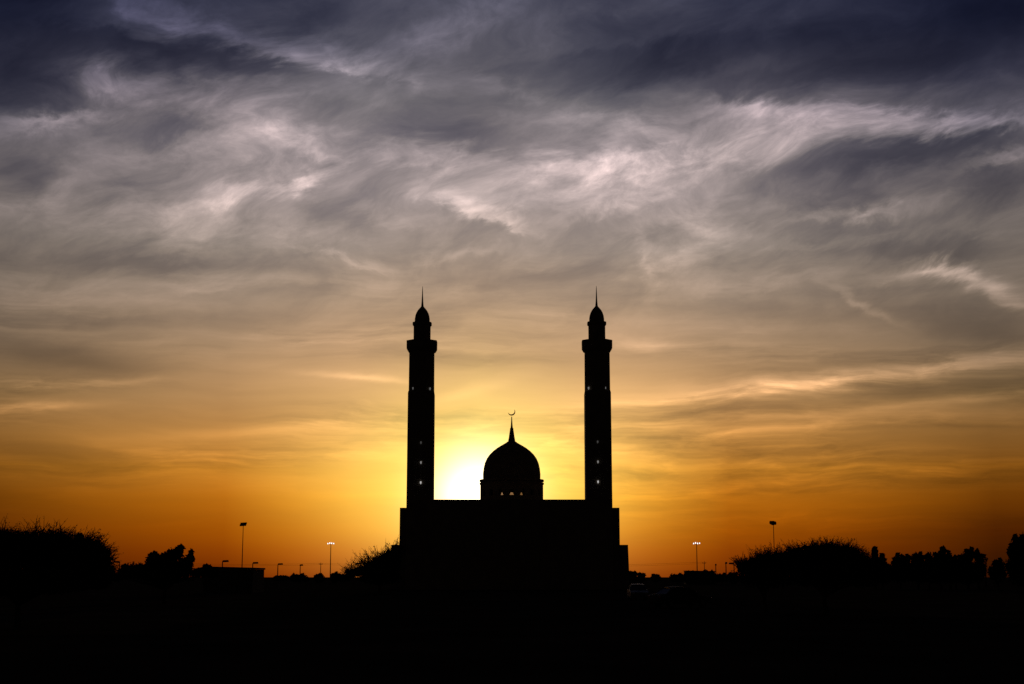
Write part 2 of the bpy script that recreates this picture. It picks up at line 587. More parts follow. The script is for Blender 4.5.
def panel(a0, a1, z0, z1, za=None):
    """a curved block of wall between two angles; za lifts nothing, keeps quads"""
    n = 4
    for i in range(n):
        p, q = a0 + (a1 - a0) * i / n, a0 + (a1 - a0) * (i + 1) / n
        z0p, z0q = (z0(p), z0(q)) if callable(z0) else (z0, z0)
        d.add([cyl(r_drum, p, z0p), cyl(r_drum, q, z0q), cyl(r_drum, q, z1), cyl(r_drum, p, z1),
               cyl(r_in, p, z0p), cyl(r_in, q, z0q), cyl(r_in, q, z1), cyl(r_in, p, z1)],
              [(0, 1, 2, 3), (5, 4, 7, 6), (0, 4, 5, 1), (2, 6, 7, 3), (1, 5, 6, 2), (4, 0, 3, 7)])


for k in range(NW):
    ac = -math.pi / 2 + 2 * math.pi * k / NW
    panel(ac - math.pi / NW, ac - half, z_sill, z_drum_top)
    panel(ac + half, ac + math.pi / NW, z_sill, z_drum_top)

    def arch(a, ac=ac):
        u = min(1.0, abs(a - ac) / half)
        return z_spring + (z_archtop - z_spring) * math.sqrt(max(0, 1 - u * u))
    panel(ac - half, ac + half, arch, z_drum_top)
    panel(ac - math.pi / NW, ac + math.pi / NW, zr0, z_sill)
drum = d.build('drum', STONE, mosque)
cor = MB()
zc1, zc2 = rel(511, 482.9, YD)[1], rel(511, 484.6, YD)[1]
zc3, zc4 = rel(511, 479.6, YD)[1], rel(511, 481.9, YD)[1]
px1 = rel(512.7, 480, YD)[0] - rel(511.7, 480, YD)[0]
cor.lathe([(r_drum - .1, zc2 - .1), (r_drum + .12, zc2), (r_drum + .16, zc1 - .05), (r_drum - .2, zc1 + .08), (r_drum - .2, zc4 - .05),
           (r_drum + .14, zc4 + .02), (r_drum + .14, zc3 - .08), (r_drum - .3, zc3), (r_drum - .9, zc3 + .05)], 64, CX, CY)
cor.build('drum_cornice', STONE, mosque, smooth=True)
for k in range(NW):
    ac = -math.pi / 2 + 2 * math.pi * k / NW
    w = MB()
    rp = r_drum - 0.45
    ring = [cyl(rp, ac - half, z_sill + .003), cyl(rp, ac + half, z_sill + .003)]
    for i in range(13):
        a = ac + half - 2 * half * i / 12
        u = (a - ac) / half
        ring.append(cyl(rp, a, z_spring - .003 + (z_archtop - z_spring) * math.sqrt(max(0, 1 - u * u))))
    w.add(ring, [tuple(range(len(ring)))])
    w.build('drum_window', PANE, drum)

prof_px = [(480.0, 28.7), (474, 28.8), (468.5, 28.2), (463, 26.9), (458.5, 24.9), (454.5, 22.0), (451, 18.5), (448, 14.6), (445.6, 10.6),
           (443.8, 7.4), (442.6, 5.4), (441.8, 4.6)]
dome = MB().lathe([(r * px1, rel(511, y, YD)[1]) for y, r in prof_px], 72, CX, CY).build('dome', DOME, mosque, smooth=True)
sp = [(444.0, 4.5), (441, 3.6), (437, 2.9), (433, 2.3), (430, 1.8), (428.6, 1.75), (427.5, 1.1), (424, .8), (420, .55), (416.6, .4)]
fin = MB().lathe([(r * px1, rel(511, y, YD)[1]) for y, r in sp], 20, CX, CY).build('finial', BRONZE, dome, smooth=True)
# crescent: a thin moon lying open towards the upper left, standing on the finial
cr = MB()
cz = rel(511, 411.9, YD)[1]
cx = CX - 0.1 * px1
nn = 22
vs, fs = [], []
for i in range(nn + 1):
    u = i / nn
    a = RAD(-165 + 205 * u)
    th = 1.15 * px1 * math.sin(math.pi * min(max(u, 0.02), 0.98)) ** 0.8 + 0.02
    ro, ri = 3.7 * px1, 3.7 * px1 - th
    for y in (-.12, .12):
        vs.append((cx + ro * math.cos(a), CY + y, cz + ro * math.sin(a)))
        vs.append((cx + ri * math.cos(a), CY + y, cz + ri * math.sin(a)))
for i in range(nn):
    k, l = 4 * i, 4 * (i + 1)
    fs += [(k, l, l + 1, k + 1), (k + 3, l + 3, l + 2, k + 2), (k, k + 2, l + 2, l), (k + 1, l + 1, l + 3, k + 3)]
fs += [(0, 1, 3, 2), (4 * nn, 4 * nn + 2, 4 * nn + 3, 4 * nn + 1)]
cr.add(vs, fs)
crescent = cr.build('crescent', BRONZE, dome)

# minarets: square lower stage, octagonal upper stage, gallery, lantern, cap and spike
pm = (at(513, 450, YM).x - at(512, 450, YM).x)


def zpx(py, Y=YM):
    return at(512, py, Y).z


def square(half_, cx, cy, z0, z1, ch=0.25):
    """profile of a chamfered square between two heights"""
    h, k = half_, half_ - ch
    pts = [(-k, -h), (k, -h), (h, -k), (h, k), (k, h), (-k, h), (-h, k), (-h, -k)]
    return [(cx + x, cy + y, z0) for x, y in pts], [(cx + x, cy + y, z1) for x, y in pts]


def prism(mb, lo, hi):
    n = len(lo)
    mb.add(lo + hi, [tuple(reversed(range(n))), tuple(range(n, 2 * n))] + [(k, (k + 1) % n, n + (k + 1) % n, n + k) for k in range(n)])


OCT = 1 / math.cos(math.pi / 8)
LAMP_E = [.085, .12, .04, .18, .42]
lampmats = [glow('minaret_lamp_%s' % w, (1.0, .98, .96), e) for w, e in zip(('a', 'b', 'c', 'd', 'e'), LAMP_E)]


def minaret(px_mid, px_low, dy, lamps):
    cx = at(px_mid, 450, YM).x - MX
    cy = YM - YF
    m = MB()
    hw = 12.85 * pm
    lo, _ = square(hw + .06, cx, cy, 0, 1)
    _, hi = square(hw, cx, cy, 0, zpx(394 + dy))
    prism(m, lo, hi)
    # broaches into the octagon
    za, zb = zpx(394 + dy), zpx(391 + dy)
    _, lo = square(hw, cx, cy, 0, za + .003)
    ho = hw - .05
    t8 = ho * math.tan(math.pi / 8)
    o8 = [(-t8, -ho), (t8, -ho), (ho, -t8), (ho, t8), (t8, ho), (-t8, ho), (-ho, t8), (-ho, -t8)]
    prism(m, lo, [(cx + x, cy + y, zb) for x, y in o8])
    zt = zpx(352.2 + dy)
    prism(m, [(cx + x, cy + y, zb + .003) for x, y in o8], [(cx + x * .99, cy + y * .99, zt) for x, y in o8])
    root = m.build('minaret', STONE, mosque)
    q = MB()
    R8 = OCT * pm
    q.lathe([(R8 * 13.2, zpx(352.4 + dy)), (R8 * 13.9, zpx(351.4 + dy)), (R8 * 15.1, zpx(349.4 + dy)), (R8 * 15.2, zpx(341.3 + dy)),
             (R8 * 14.3, zpx(341.3 + dy)), (R8 * 14.3, zpx(344 + dy)), (R8 * 8.3, zpx(344 + dy))], 8, cx, cy, math.pi / 8)
    q.build('gallery', STONE, root)
    q = MB()
    q.lathe([(R8 * 8.4, zpx(344.2 + dy)), (R8 * 8.4, zpx(326 + dy))], 8, cx, cy, math.pi / 8)
    q.build('lantern', STONE, root)
    q = MB()
    q.lathe([(R8 * 8.3, zpx(326.2 + dy)), (R8 * 9.5, zpx(325.2 + dy)), (R8 * 9.5, zpx(322.8 + dy)), (R8 * 7.6, zpx(322 + dy))], 8, cx, cy, math.pi / 8)
    q.build('lantern_cornice', STONE, root)
    q = MB()
    cp = [(322.2, 7.6), (319, 7.6), (316, 7.1), (313, 6.1), (310.5, 4.7), (308.6, 3.1), (307.2, 1.8), (306.4, 1.3)]
    q.lathe([(r * pm, zpx(y + dy)) for y, r in cp], 32, cx, cy)
    cap = q.build('cap', DOME, root, smooth=True)
    q = MB()
    cp = [(306.8, 1.35), (303, .95), (297, .62), (290, .36), (286.3, .15)]
    q.lathe([(r * pm, zpx(y + dy)) for y, r in cp], 12, cx, cy)
    q.build('spike', BRONZE, cap, smooth=True)
    for (lx, ly, mi) in lamps:
        yy = YM - hw if abs(lx - px_mid) < 4 else YM - hw * .72
        p = at(lx, ly, yy - .15)
        x, y, z = p.x - MX, yy - YF, p.z
        L = MB()
        L.box(x - .12, x + .12, y - .22, y + .35, z + .16, z + .24)       # hood and bracket
        L.box(x - .05, x + .05, y - .10, y + .35, z - .22, z - .14)
        L.lathe([(.05, z - .14), (.13, z - .09), (.145, z), (.13, z + .1), (.05, z + .157)], 12, x, y - .1)
        L.build('minaret_lamp', lampmats[mi], root)


minaret(420.9, 420.3, 0.0, [(413.0, 388.6, 0), (430.0, 388.9, 0), (420.9, 442.8, 2), (420.9, 462.7, 3), (420.7, 482.8, 4)])
minaret(597.95, 598.4, -0.4, [(588.6, 388.3, 1), (605.4, 388.2, 1), (597.7, 442.0, 2), (598.0, 462.0, 3), (598.1, 482.0, 4)])

# ------------------------------------------------------------------ trees and shrubs


def rot_quads(cent, size, rng, squash=0.5, updir=None):
    n = len(cent)
    u = rng.normal(size=(n, 3)); u /= np.linalg.norm(u, axis=1, keepdims=True)
    if updir is not None:
        u = u * .7 + updir; u /= np.linalg.norm(u, axis=1, keepdims=True)
    w = rng.normal(size=(n, 3)); w -= (w * u).sum(1, keepdims=True) * u
    w /= np.linalg.norm(w, axis=1, keepdims=True)
    L = size * rng.uniform(.6, 1.25, size=(n, 1))
    a = cent - u * L * .5
    b_ = cent + w * L * squash * .5
    c_ = cent + u * L * .5
    e = cent - w * L * squash * .5
    vs = np.stack([a, b_, c_, e], 1).reshape(-1, 3)
    return vs


def quads_obj(name, vs, m, parent):
    n = len(vs) // 4
    me = bpy.data.meshes.new(name)
    me.vertices.add(len(vs)); me.vertices.foreach_set('co', vs.astype(np.float32).ravel())
    me.loops.add(4 * n); me.loops.foreach_set('vertex_index', np.arange(4 * n, dtype=np.int32))
    me.polygons.add(n)
    me.polygons.foreach_set('loop_start', np.arange(0, 4 * n, 4, dtype=np.int32))
    me.polygons.foreach_set('loop_total', np.full(n, 4, dtype=np.int32))
    me.update(calc_edges=True)
    me.validate()
    me.materials.append(m)
    o = bpy.data.objects.new(name, me)
    COL.objects.link(o)
    o.parent = parent
    return o


def tree(name, px_base, Y, lobes, label, cat, group=None, leaf=.3, dens=4.0, twigs=0, twig_len=1.0, twig_r=.014, seed=1,
         material=None, ragged=.18, twig_leaf=0.0, depth=.8, spread=.5, core=1.0, sat=3):
    """lobes: (x, y, rx, ry) as they stand in the view, turned into metres at distance Y"""
    rng = np.random.default_rng(seed)
    rn = random.Random(seed)
    k = (at(513, 560, Y).x - at(512, 560, Y).x)
    base = Vector((at(px_base, 577, Y).x, Y, 0))
    root = empty(name, base, label, cat, group)
    LB = []
    for (x, y, rx, ry) in lobes:
        p = at(x, y, Y)
        LB.append((p.x - base.x, (rng.uniform(-.35, .35)) * rx * k, p.z, rx * k, max(rx * k * depth, ry * k * .8), ry * k))
    crown = []
    tufts = []
    for (x, y, z, a, b_, c_) in LB:
        for _ in range(sat):
            q = np.array([rng.normal(), rng.normal(), abs(rng.normal()) + .25]); q /= np.linalg.norm(q)
            f = rng.uniform(.10, .27)
            r_ = min(a, c_) * f
            tufts.append((x + q[0] * a * .95, y + q[1] * b_ * .95, z + q[2] * c_ * rng.uniform(.86, 1.02), r_ * rng.uniform(.7, 1.3), r_, r_ * rng.uniform(.7, 1.6)))
    for (x, y, z, a, b_, c_) in LB + tufts:
        area = math.pi * a * c_
        n = int(dens * area / (leaf * leaf * .25 * .5)) + 30
        q = rng.normal(size=(n, 3)); q /= np.linalg.norm(q, axis=1, keepdims=True)
        rad = rng.uniform(0, 1, size=(n, 1)) ** .42
        # uneven outline: radius varies with direction in clumps
        cl = rng.normal(size=(26, 3)); cl /= np.linalg.norm(cl, axis=1, keepdims=True)
        amp = rng.uniform(-1, 1, 26)
        near = np.argmax(q @ cl.T, 1)
        bump = 1 + ragged * amp[near][:, None] * (q @ cl.T)[np.arange(n), near][:, None] ** 6
        pts = np.array([x, y, z]) + q * rad * bump * np.array([a, b_, c_])
        crown.append(rot_quads(pts, leaf, rng, .55))
        if core:
            n2 = int(core * 5 * area / ((leaf * 2.6) ** 2 * .25)) + 12
            q = rng.normal(size=(n2, 3)); q /= np.linalg.norm(q, axis=1, keepdims=True)
            pts = np.array([x, y, z]) + q * (rng.uniform(0, 1, size=(n2, 1)) ** .5) * .74 * np.array([a, b_, c_])
            crown.append(rot_quads(pts, leaf * 2.6, rng, .7))
    # trunk and limbs run up into the lobes
    t = MB()
    top = max(z + .4 * c_ for (x, y, z, a, b_, c_) in LB)
    r0 = max(.06, .035 * top)
    hub = Vector((rn.uniform(-.1, .1), 0, min(1.2, top * .3)))
    t.tube([(0, 0, -.1), (hub.x * .5, .02, hub.z * .5), hub], [r0 * 1.2, r0, r0 * .85], 8)
    for (x, y, z, a, b_, c_) in LB:
        for j in range(3):
            tip = Vector((x + rn.uniform(-.6, .6) * a, y + rn.uniform(-.6, .6) * b_, z + rn.uniform(0, .75) * c_))
            if tip.z < hub.z + .1: tip.z = hub.z + .2
            mid = hub.lerp(tip, .5) + Vector((rn.uniform(-.15, .15) * a, rn.uniform(-.15, .15) * b_, .12 * c_))
            t.tube([hub - Vector((0, 0, .1)), hub.lerp(mid, .5) + Vector((0, 0, .05)), mid, tip], [r0 * .6, r0 * .45, r0 * .28, r0 * .06], 5)
    t.build('trunk', BARK, root, smooth=True)
    tv = MB()
    tl = []
    for i in range(twigs):
        if i % 6 == 0:
            lobe = LB[rn.randrange(len(LB))]
            q0 = Vector((rn.gauss(0, 1), rn.gauss(0, 1), abs(rn.gauss(0, 1)) + .1)).normalized()
            clump = rn.uniform(.45, 1.15)
        x, y, z, a, b_, c_ = lobe
        q = (q0 + Vector((rn.gauss(0, 1), rn.gauss(0, 1), rn.gauss(0, 1))) * .14).normalized()
        p = Vector((x + q.x * a * .85, y + q.y * b_ * .85, z + q.z * c_ * .85))
        dr = ((p - hub).normalized() * (1 - spread) + Vector((rn.gauss(0, 1), rn.gauss(0, 1), rn.gauss(.3, .8))) * spread).normalized()
        L = twig_len * clump * rn.uniform(.4, 1.1)
        bend = Vector((rn.gauss(0, 1), rn.gauss(0, 1), rn.gauss(-.2, .6))) * .13 * L
        pts = [p - dr * .4 * L, p + dr * .25 * L + bend * .4, p + dr * .6 * L + bend, p + dr * L + bend * .6]
        tv.tube(pts, [twig_r * 1.5, twig_r * 1.1, twig_r * .8, twig_r * .35], 3)
        for j in range(rn.choice((0, 1, 2))):
            s0 = pts[1].lerp(pts[2], rn.random())
            d2_ = (dr + Vector((rn.gauss(0, .7), rn.gauss(0, .7), rn.gauss(.1, .6)))).normalized()
            tv.tube([s0, s0 + d2_ * L * .3], [twig_r * .8, twig_r * .3], 3)
        if twig_leaf:
            for j in range(rn.randrange(3, 9)):
                s0 = pts[0].lerp(pts[3], rn.random()) + bend * .4
                tl.append(tuple(s0 + Vector((rn.gauss(0, .05), rn.gauss(0, .05), rn.gauss(0, .05))) * L))
    if tl:
        crown.append(rot_quads(np.array(tl), twig_leaf, rng, .5))
    quads_obj('crown', np.concatenate(crown), material or LEAF, root)
    if twigs:
        tv.build('twigs', BARK, root)
    return root


# big thorn thicket at the far left
tree('thorn_bush', 20, 62, [(-40, 555, 46, 25), (4, 551, 40, 23), (38, 552, 36, 22), (64, 553, 30, 20), (84, 556, 22, 18), (97, 563, 14, 17),
                            (50, 580, 62, 14), (-10, 582, 60, 16), (98, 578, 14, 12)],
     'large spiky thorn bush filling the far left edge', 'bush', leaf=.13, dens=3.2, twigs=2200, twig_len=.8, sat=1,
     twig_r=.012, seed=11, material=DRYLEAF, spread=.42, twig_leaf=.08, ragged=.12)
tree('broadleaf_tree', 165, 120, [(138, 571, 20, 8), (152, 562, 7.5, 9), (154, 556, 4.5, 4.5), (164, 562, 10, 10), (172, 557, 8, 9), (178, 553, 5, 7), (180.5, 549, 2.6, 4.2),
                                  (190, 562, 3.4, 9), (191, 555, 1.8, 3.5), (184, 565, 8, 10), (196, 573, 6, 5), (165, 575, 30, 8), (126, 574, 10, 5), (178, 570, 14, 9), (116, 577, 9, 4)],
     'leafy dark tree with two pointed tops between the far-left thorn bush and a low building', 'tree', leaf=.24, dens=3, seed=5, ragged=.25, sat=1)
tree('shrub', 206, 160, [(201, 573, 7, 5), (208, 571, 5, 6), (214, 574, 6, 4.5)],
     'low rounded shrub against the left end of the flat-roofed building', 'shrub', leaf=.28, dens=3, seed=8)

# leafless-topped tree in front of the mosque's left wing
tree('thorn_tree', 380, 190, [(352, 574, 8, 4.0), (362, 571, 9, 5), (372, 568, 9, 7), (381, 565, 9, 9.5), (390, 562, 8, 12), (396, 560, 5, 14),
                              (380, 577, 24, 8)],
     'sparse thorny tree with bare twigs beside the left end of the mosque', 'tree', leaf=.26, dens=2.6, twigs=480, twig_len=2.3, sat=1,
     twig_r=.028, seed=21, material=DRYLEAF, twig_leaf=.2, spread=.4)

# right-hand acacias
tree('acacia_tree', 765, 92, [(746, 568, 9, 6.5), (757, 565, 11, 8), (771, 562.5, 13, 8), (785, 561, 12, 9.5), (766, 577, 32, 11)],
     'smaller spiky acacia below a round floodlight mast right of the mosque', 'tree', 'spiky acacias right of the mosque',
     leaf=.17, dens=3, twigs=800, twig_len=.95, twig_r=.014, sat=1, seed=31, material=DRYLEAF, twig_leaf=.1, spread=.45)
tree('acacia_tree', 825, 84, [(796, 559, 12, 10), (811, 556, 14, 12), (828, 555, 15, 12), (844, 558, 14, 10), (857, 562, 12, 8.5), (866, 568, 11, 9),
                              (826, 573, 52, 14), (860, 577, 22, 10)],
     'widest spiky acacia with a domed crown right of the mosque', 'tree', 'spiky acacias right of the mosque',
     leaf=.16, dens=3, twigs=1500, twig_len=.85, twig_r=.013, sat=1, seed=32, material=DRYLEAF, twig_leaf=.1, spread=.45)

ROW = [
    (875.3, 260, [(875.3, 555, 2.7, 9), (875.2, 550, 1.9, 4.5), (875, 566, 4.5, 10)], 'narrow pointed tree at the right end of the wide acacia'),
    (882.5, 262, [(882.5, 563, 5, 7.6), (882, 571, 6.5, 7)], 'rounded low tree just right of the narrow pointed tree'),
    (900.5, 258, [(898, 561, 4.0, 6.5), (903, 561.5, 4, 6.8), (907.7, 560, 1.7, 7), (900, 571, 11, 7)], 'bushy tree with a thin spike on its right side after the gap in the row'),
    (918, 262, [(914.5, 560, 3.4, 6.5), (920.5, 559.5, 4.2, 7), (917, 570, 9, 8)], 'twin-topped rounded tree left of the middle of the row'),
    (929, 256, [(928.6, 560, 4, 7.4), (929, 570, 6, 8)], 'small round-topped tree left of the tallest tree of the row'),
    (941, 260, [(937, 561, 4, 8), (942.5, 556.5, 3.6, 8.5), (943.4, 550, 1.7, 4), (941, 569, 9, 9)], 'tallest tree of the row, rising to one pointed tip'),
    (950, 264, [(949.6, 558.5, 2.5, 7.4), (950, 569, 5, 9)], 'slim tree right beside the tallest tree of the row'),
    (956, 258, [(956, 562.5, 2.6, 6.2), (956, 571, 5, 8)], 'shortest slim tree in the dip of the row'),
    (968, 256, [(963, 561, 4.6, 7), (968.5, 557.5, 4.4, 8), (971.3, 554, 2, 5.2), (966, 570, 10, 9)], 'broad tree stepping up to a peak on its right side'),
    (978.5, 260, [(977.5, 556, 2.8, 7.6), (981, 561, 3.4, 7.5), (979, 570, 6.5, 9)], 'upright tree with a steep right edge ending the row'),
    (998, 240, [(998, 566, 6, 6.6), (997, 573, 9, 6)], 'small round tree in the hollow left of the big right-edge tree'),
]
for i, (bx, Y, lob, lab) in enumerate(ROW):
    lx, ly, lrx, lry = lob[-1]
    lob = lob + ([(lx, 572, lrx * 1.35, 11), (lx + lrx * .6, 573, lrx, 10)] if bx < 975 else [(lx, 573, lrx, 10)])
    tree('row_tree', bx, Y, lob, lab, 'tree', 'row of dark trees at the right', leaf=.42, dens=3, seed=50 + i, ragged=.28, sat=0 if i == 0 else 2)
tree('row_tree', 985.5, 300, [(985.8, 559.5, 1.8, 3.2), (985, 568, 1.6, 8)], 'thin wispy sapling just off the right end of the tree row', 'tree',
     'row of dark trees at the right', leaf=.3, dens=1.0, seed=77, ragged=.3, core=0)
tree('broadleaf_tree', 1026, 130, [(1013, 552, 6, 8), (1020, 545, 8, 9.5), (1030, 543, 10, 12), (1018, 560, 10, 12), (1036, 556, 14, 18), (1024, 572, 18, 14)],
     'big dark tree cut by the right edge of the frame', 'tree', leaf=.26, dens=3, seed=91, ragged=.25)

# low bushes along the horizon
LOW = [
    (281, 520, 9, 2.6, 'flattest far bush, under the lamp just right of the low building'),
    (299, 520, 11, 4.0, 'long low far bush under the third lamp right of the low building'),
    (319, 540, 6, 4.4, 'far bush at the foot of the utility pole left of the mosque'),
    (334.5, 500, 4, 5.6, 'compact far bush right of the lit mast left of the mosque'),
    (344, 500, 7, 4.0, 'far bush where the sparse thorny tree begins'),
    (632.5, 330, 4.6, 7.4, 'tallest rounded bush against the right foot of the mosque'),
    (641, 350, 3.4, 4.8, 'second rounded bush right of the mosque'),
    (655.5, 420, 5.6, 3.6, 'low flat bush in the gap right of the mosque'),
    (677, 420, 8, 4.4, 'low bush against the left end of the far shed'),
    (690, 424, 7, 7.2, 'bush in front of the left half of the far shed'),
    (709, 424, 8, 7.0, 'bush in front of the right half of the far shed'),
    (722, 430, 9, 4.0, 'far bush between the shed and the smaller acacia'),
    (733, 400, 5, 5.5, 'far bush under the lamp nearest the smaller acacia'),
]
for i, (x, Y, rx, hh, lab) in enumerate(LOW):
    tree('far_bush', x, Y, [(x - rx * .35, 578, rx * .6, hh * .95), (x + rx * .3, 578.2, rx * .65, hh), (x, 579, rx, hh * .75)], lab, 'bush',
         'low bushes on the horizon', leaf=.5, dens=3, seed=120 + i, ragged=.25)

# ------------------------------------------------------------------ low buildings


def low_building(name, x0, x1, ytop_l, ytop_r, Y, depth, label):
    a, b_ = at(x0, ytop_l, Y + depth * (x0 > 512)), at(x1, ytop_r, Y + depth * (x1 < 512))
    cx = (a.x + b_.x) / 2
    root = empty(name, (cx, Y, 0), label, 'building')
    hw = (b_.x - a.x) / 2
    m = MB()
    m.add([(-hw, 0, 0), (hw, 0, 0), (hw, depth, 0), (-hw, depth, 0), (-hw, 0, a.z - .25), (hw, 0, b_.z - .25), (hw, depth, b_.z - .25), (-hw, depth, a.z - .25)],
          [(3, 2, 1, 0), (4, 5, 6, 7), (0, 1, 5, 4), (1, 2, 6, 5), (2, 3, 7, 6), (3, 0, 4, 7)])
    m.build('wall', CONC, root)
    m = MB()
    o = .15
    m.add([(-hw - o, -o, a.z - .247), (hw + o, -o, b_.z - .247), (hw + o, depth + o, b_.z - .247), (-hw - o, depth + o, a.z - .247),
           (-hw - o, -o, a.z), (hw + o, -o, b_.z), (hw + o, depth + o, b_.z), (-hw - o, depth + o, a.z)],
          [(3, 2, 1, 0), (4, 5, 6, 7), (0, 1, 5, 4), (1, 2, 6, 5), (2, 3, 7, 6), (3, 0, 4, 7)])
    m.build('roof_slab', CONC, root, bevel=.06)
    return root


low_building('low_building', 204, 264.3, 566.3, 568.0, 200, 9, 'long low flat-roofed building in front of the left dark floodlight mast')
low_building('shed', 684, 715, 570.6, 571.0, 430, 7, 'small far flat-roofed shed at the foot of the right lit mast')

# ------------------------------------------------------------------ floodlight masts
GRP = 'tall floodlight masts either side of the mosque'


def mast(px, y_head, Y, label, kind):
    base_ = Vector((at(px, 577, Y).x, Y, 0))
    root = empty('floodlight_mast', base_, label, 'floodlight mast', GRP)
    k = at(513, 560, Y).x - at(512, 560, Y).x
    zt = at(px, y_head, Y).z
    MB().lathe([(.55 * k, 0), (.42 * k, zt * .5), (.30 * k, zt)], 10).build('pole', STEEL, root, smooth=True)
    if kind == 'block':
        m = MB()
        m.box(-3.3 * k, 3.3 * k, -.15 * k, .15 * k, zt - .35 * k, zt + .35 * k)
        m.build('crossarm', STEEL, root)
        for r_, zz in ((0, -.95 * k), (1, .95 * k)):
            for j in range(3):
                x = (-2.15 + 2.15 * j + (.45 if r_ else -.25)) * k
                q = MB()
                z0 = zt + zz + .12 * (j - 1) * k
                q.add([(x - 1.09 * k, -.7 * k, z0 - .85 * k), (x + 1.09 * k, -.7 * k, z0 - .85 * k), (x + .8 * k, .5 * k, z0 - .5 * k), (x - .8 * k, .5 * k, z0 - .5 * k),
                       (x - 1.09 * k, -.5 * k, z0 + .85 * k), (x + 1.09 * k, -.5 * k, z0 + .85 * k), (x + .8 * k, .5 * k, z0 + .6 * k), (x - .8 * k, .5 * k, z0 + .6 * k)],
                      [(3, 2, 1, 0), (4, 5, 6, 7), (0, 1, 5, 4), (1, 2, 6, 5), (2, 3, 7, 6), (3, 0, 4, 7)])
                q.build('floodlight', LAMPMETAL, root)
    elif kind == 'ring':
        m = MB()
        m.lathe([(.9 * k, zt - 2.3 * k), (2.3 * k, zt - 1.5 * k), (2.7 * k, zt - .2 * k), (2.5 * k, zt + .9 * k), (1.2 * k, zt + 2.0 * k)], 20, -.5 * k)
        m.build('lamp_ring', STEEL, root)
        for j in range(8):
            a = 2 * math.pi * j / 8 + .2
            x, y = -.5 * k + 2.6 * k * math.cos(a), 2.6 * k * math.sin(a)
            z0 = zt - .35 * k * math.cos(a)
            q = MB()
            q.lathe([(.5 * k, z0 - 1.6 * k), (1.0 * k, z0 - 1.1 * k), (1.15 * k, z0 + .6 * k), (.5 * k, z0 + 1.7 * k)], 8, x, y)
            q.build('floodlight', LAMPMETAL, root)
    else:
        m = MB()
        m.box(-3.4 * k, 3.4 * k, -.12 * k, .12 * k, zt - .3 * k, zt + .1 * k)
        m.build('crossarm', STEEL, root)
        for x, z0, s_ in kind:
            q = MB()
            z1 = zt + z0 * k
            q.box((x - s_ * .72) * k, (x + s_ * .72) * k, -.5 * k, .5 * k, z1 - .95 * s_ * k, z1 + .95 * s_ * k)
            f = q.build('floodlight', LAMPMETAL, root, bevel=.06 * k)
            q = MB()
            q.box((x - s_ * .62) * k, (x + s_ * .62) * k, -.56 * k, -.505 * k, z1 - .85 * s_ * k, z1 + .85 * s_ * k)
            q.build('lens', FLOOD, f)
    return root


mast(241.7, 524.3, 460, 'left dark floodlight mast with a block of unlit lamps above the low building', 'block')
mast(330.2, 543.6, 740, 'lit floodlight mast with white lamps on the left side of the mosque', [(-2.9, .0, .75), (-1.0, .5, .8), (.9, .3, .8), (2.9, .1, .75)])
mast(697.3, 543.5, 740, 'lit floodlight mast with white lamps on the right side of the mosque', [(-3.0, .0, .75), (-1.1, .5, .8), (.9, .1, .8), (2.9, .3, .75)])
mast(775.0, 522.9, 460, 'dark floodlight mast with a round lamp head standing behind the acacias', 'ring')

# ------------------------------------------------------------------ street lamps
YL = 600.0
kL = at(513, 560, YL).x - at(512, 560, YL).x


def street_lamp():
    root = empty('street_lamp', (0, 0, 0), '', '')
    MB().lathe([(.27, 0), (.26, 1.0), (.22, 5), (.18, 8.0)], 8).build('pole', STEEL, root, smooth=True)
    m = MB()
    m.tube([(0, 0, 7.9), (.25, 0, 8.12), (.8, 0, 8.15)], .14, 6)
    arm = m.build('arm', STEEL, root)
    m = MB()
    m.add([(-.1, -.42, 7.75), (2.4, -.42, 7.85), (2.4, .42, 7.85), (-.1, .42, 7.75), (.1, -.3, 8.5), (2.2, -.3, 8.6), (2.2, .3, 8.6), (.1, .3, 8.5)],
          [(3, 2, 1, 0), (4, 5, 6, 7), (0, 1, 5, 4), (1, 2, 6, 5), (2, 3, 7, 6), (3, 0, 4, 7)])
    m.build('lamp_head', LAMPMETAL, root, bevel=.07)
    return root


LAMPS = [   # px of pole, py of head, turn, label
    (222.0, 560.8, 0, 'unlit street lamp rising behind the low building, left of the mast'),
    (252.4, 562.6, 0, 'unlit street lamp over the right end of the low building roof'),
    (277.6, 563.8, 0, 'unlit street lamp just right of the low building'),
    (300.0, 564.8, 70, 'narrow-headed street lamp midway between the low building and the lit mast'),
    (119.0, 561.6, 180, 'street lamp in the gap beside the far-left thorn bush'),
    (355.0, 563.2, 0, 'street lamp half hidden by the sparse thorny tree'),
    (716.0, 564.4, 80, 'short thick-headed street lamp at the right end of the shed'),
    (726.2, 562.6, 75, 'street lamp between the shed and the smaller acacia, middle of three'),
    (734.3, 563.2, 180, 'street lamp with its head turned left against the smaller acacia'),
]
proto = street_lamp()
for i, (px, py, rz, lab) in enumerate(LAMPS):
    o = proto if i == 0 else copy_tree(proto)
    Yl = (8.3 - CAM_Z) / ((at(px, py, 1000).z - CAM_Z) / 1000)
    o.location = (at(px, 577, Yl).x, Yl, 0)
    o.rotation_euler = (0, 0, RAD(rz))
    tag(o, lab, 'street lamp', 'street lamps along the far road')


def utility_pole(px, py, Y, label):
    root = empty('utility_pole', (at(px, 577, Y).x, Y, 0), label, 'utility pole', 'utility poles beyond the mosque')
    zt = at(px, py, Y).z
    MB().lathe([(.17, 0), (.11, zt)], 8).build('pole', STEEL, root, smooth=True)
    MB().box(-.8, .8, -.06, .06, zt - .75, zt - .6).build('crossarm', STEEL, root)
    for x in (-.7, .7):
        MB().lathe([(.06, zt - .597), (.1, zt - .45), (.06, zt - .3)], 8, x).build('insulator', STEEL, root)
    return root, zt


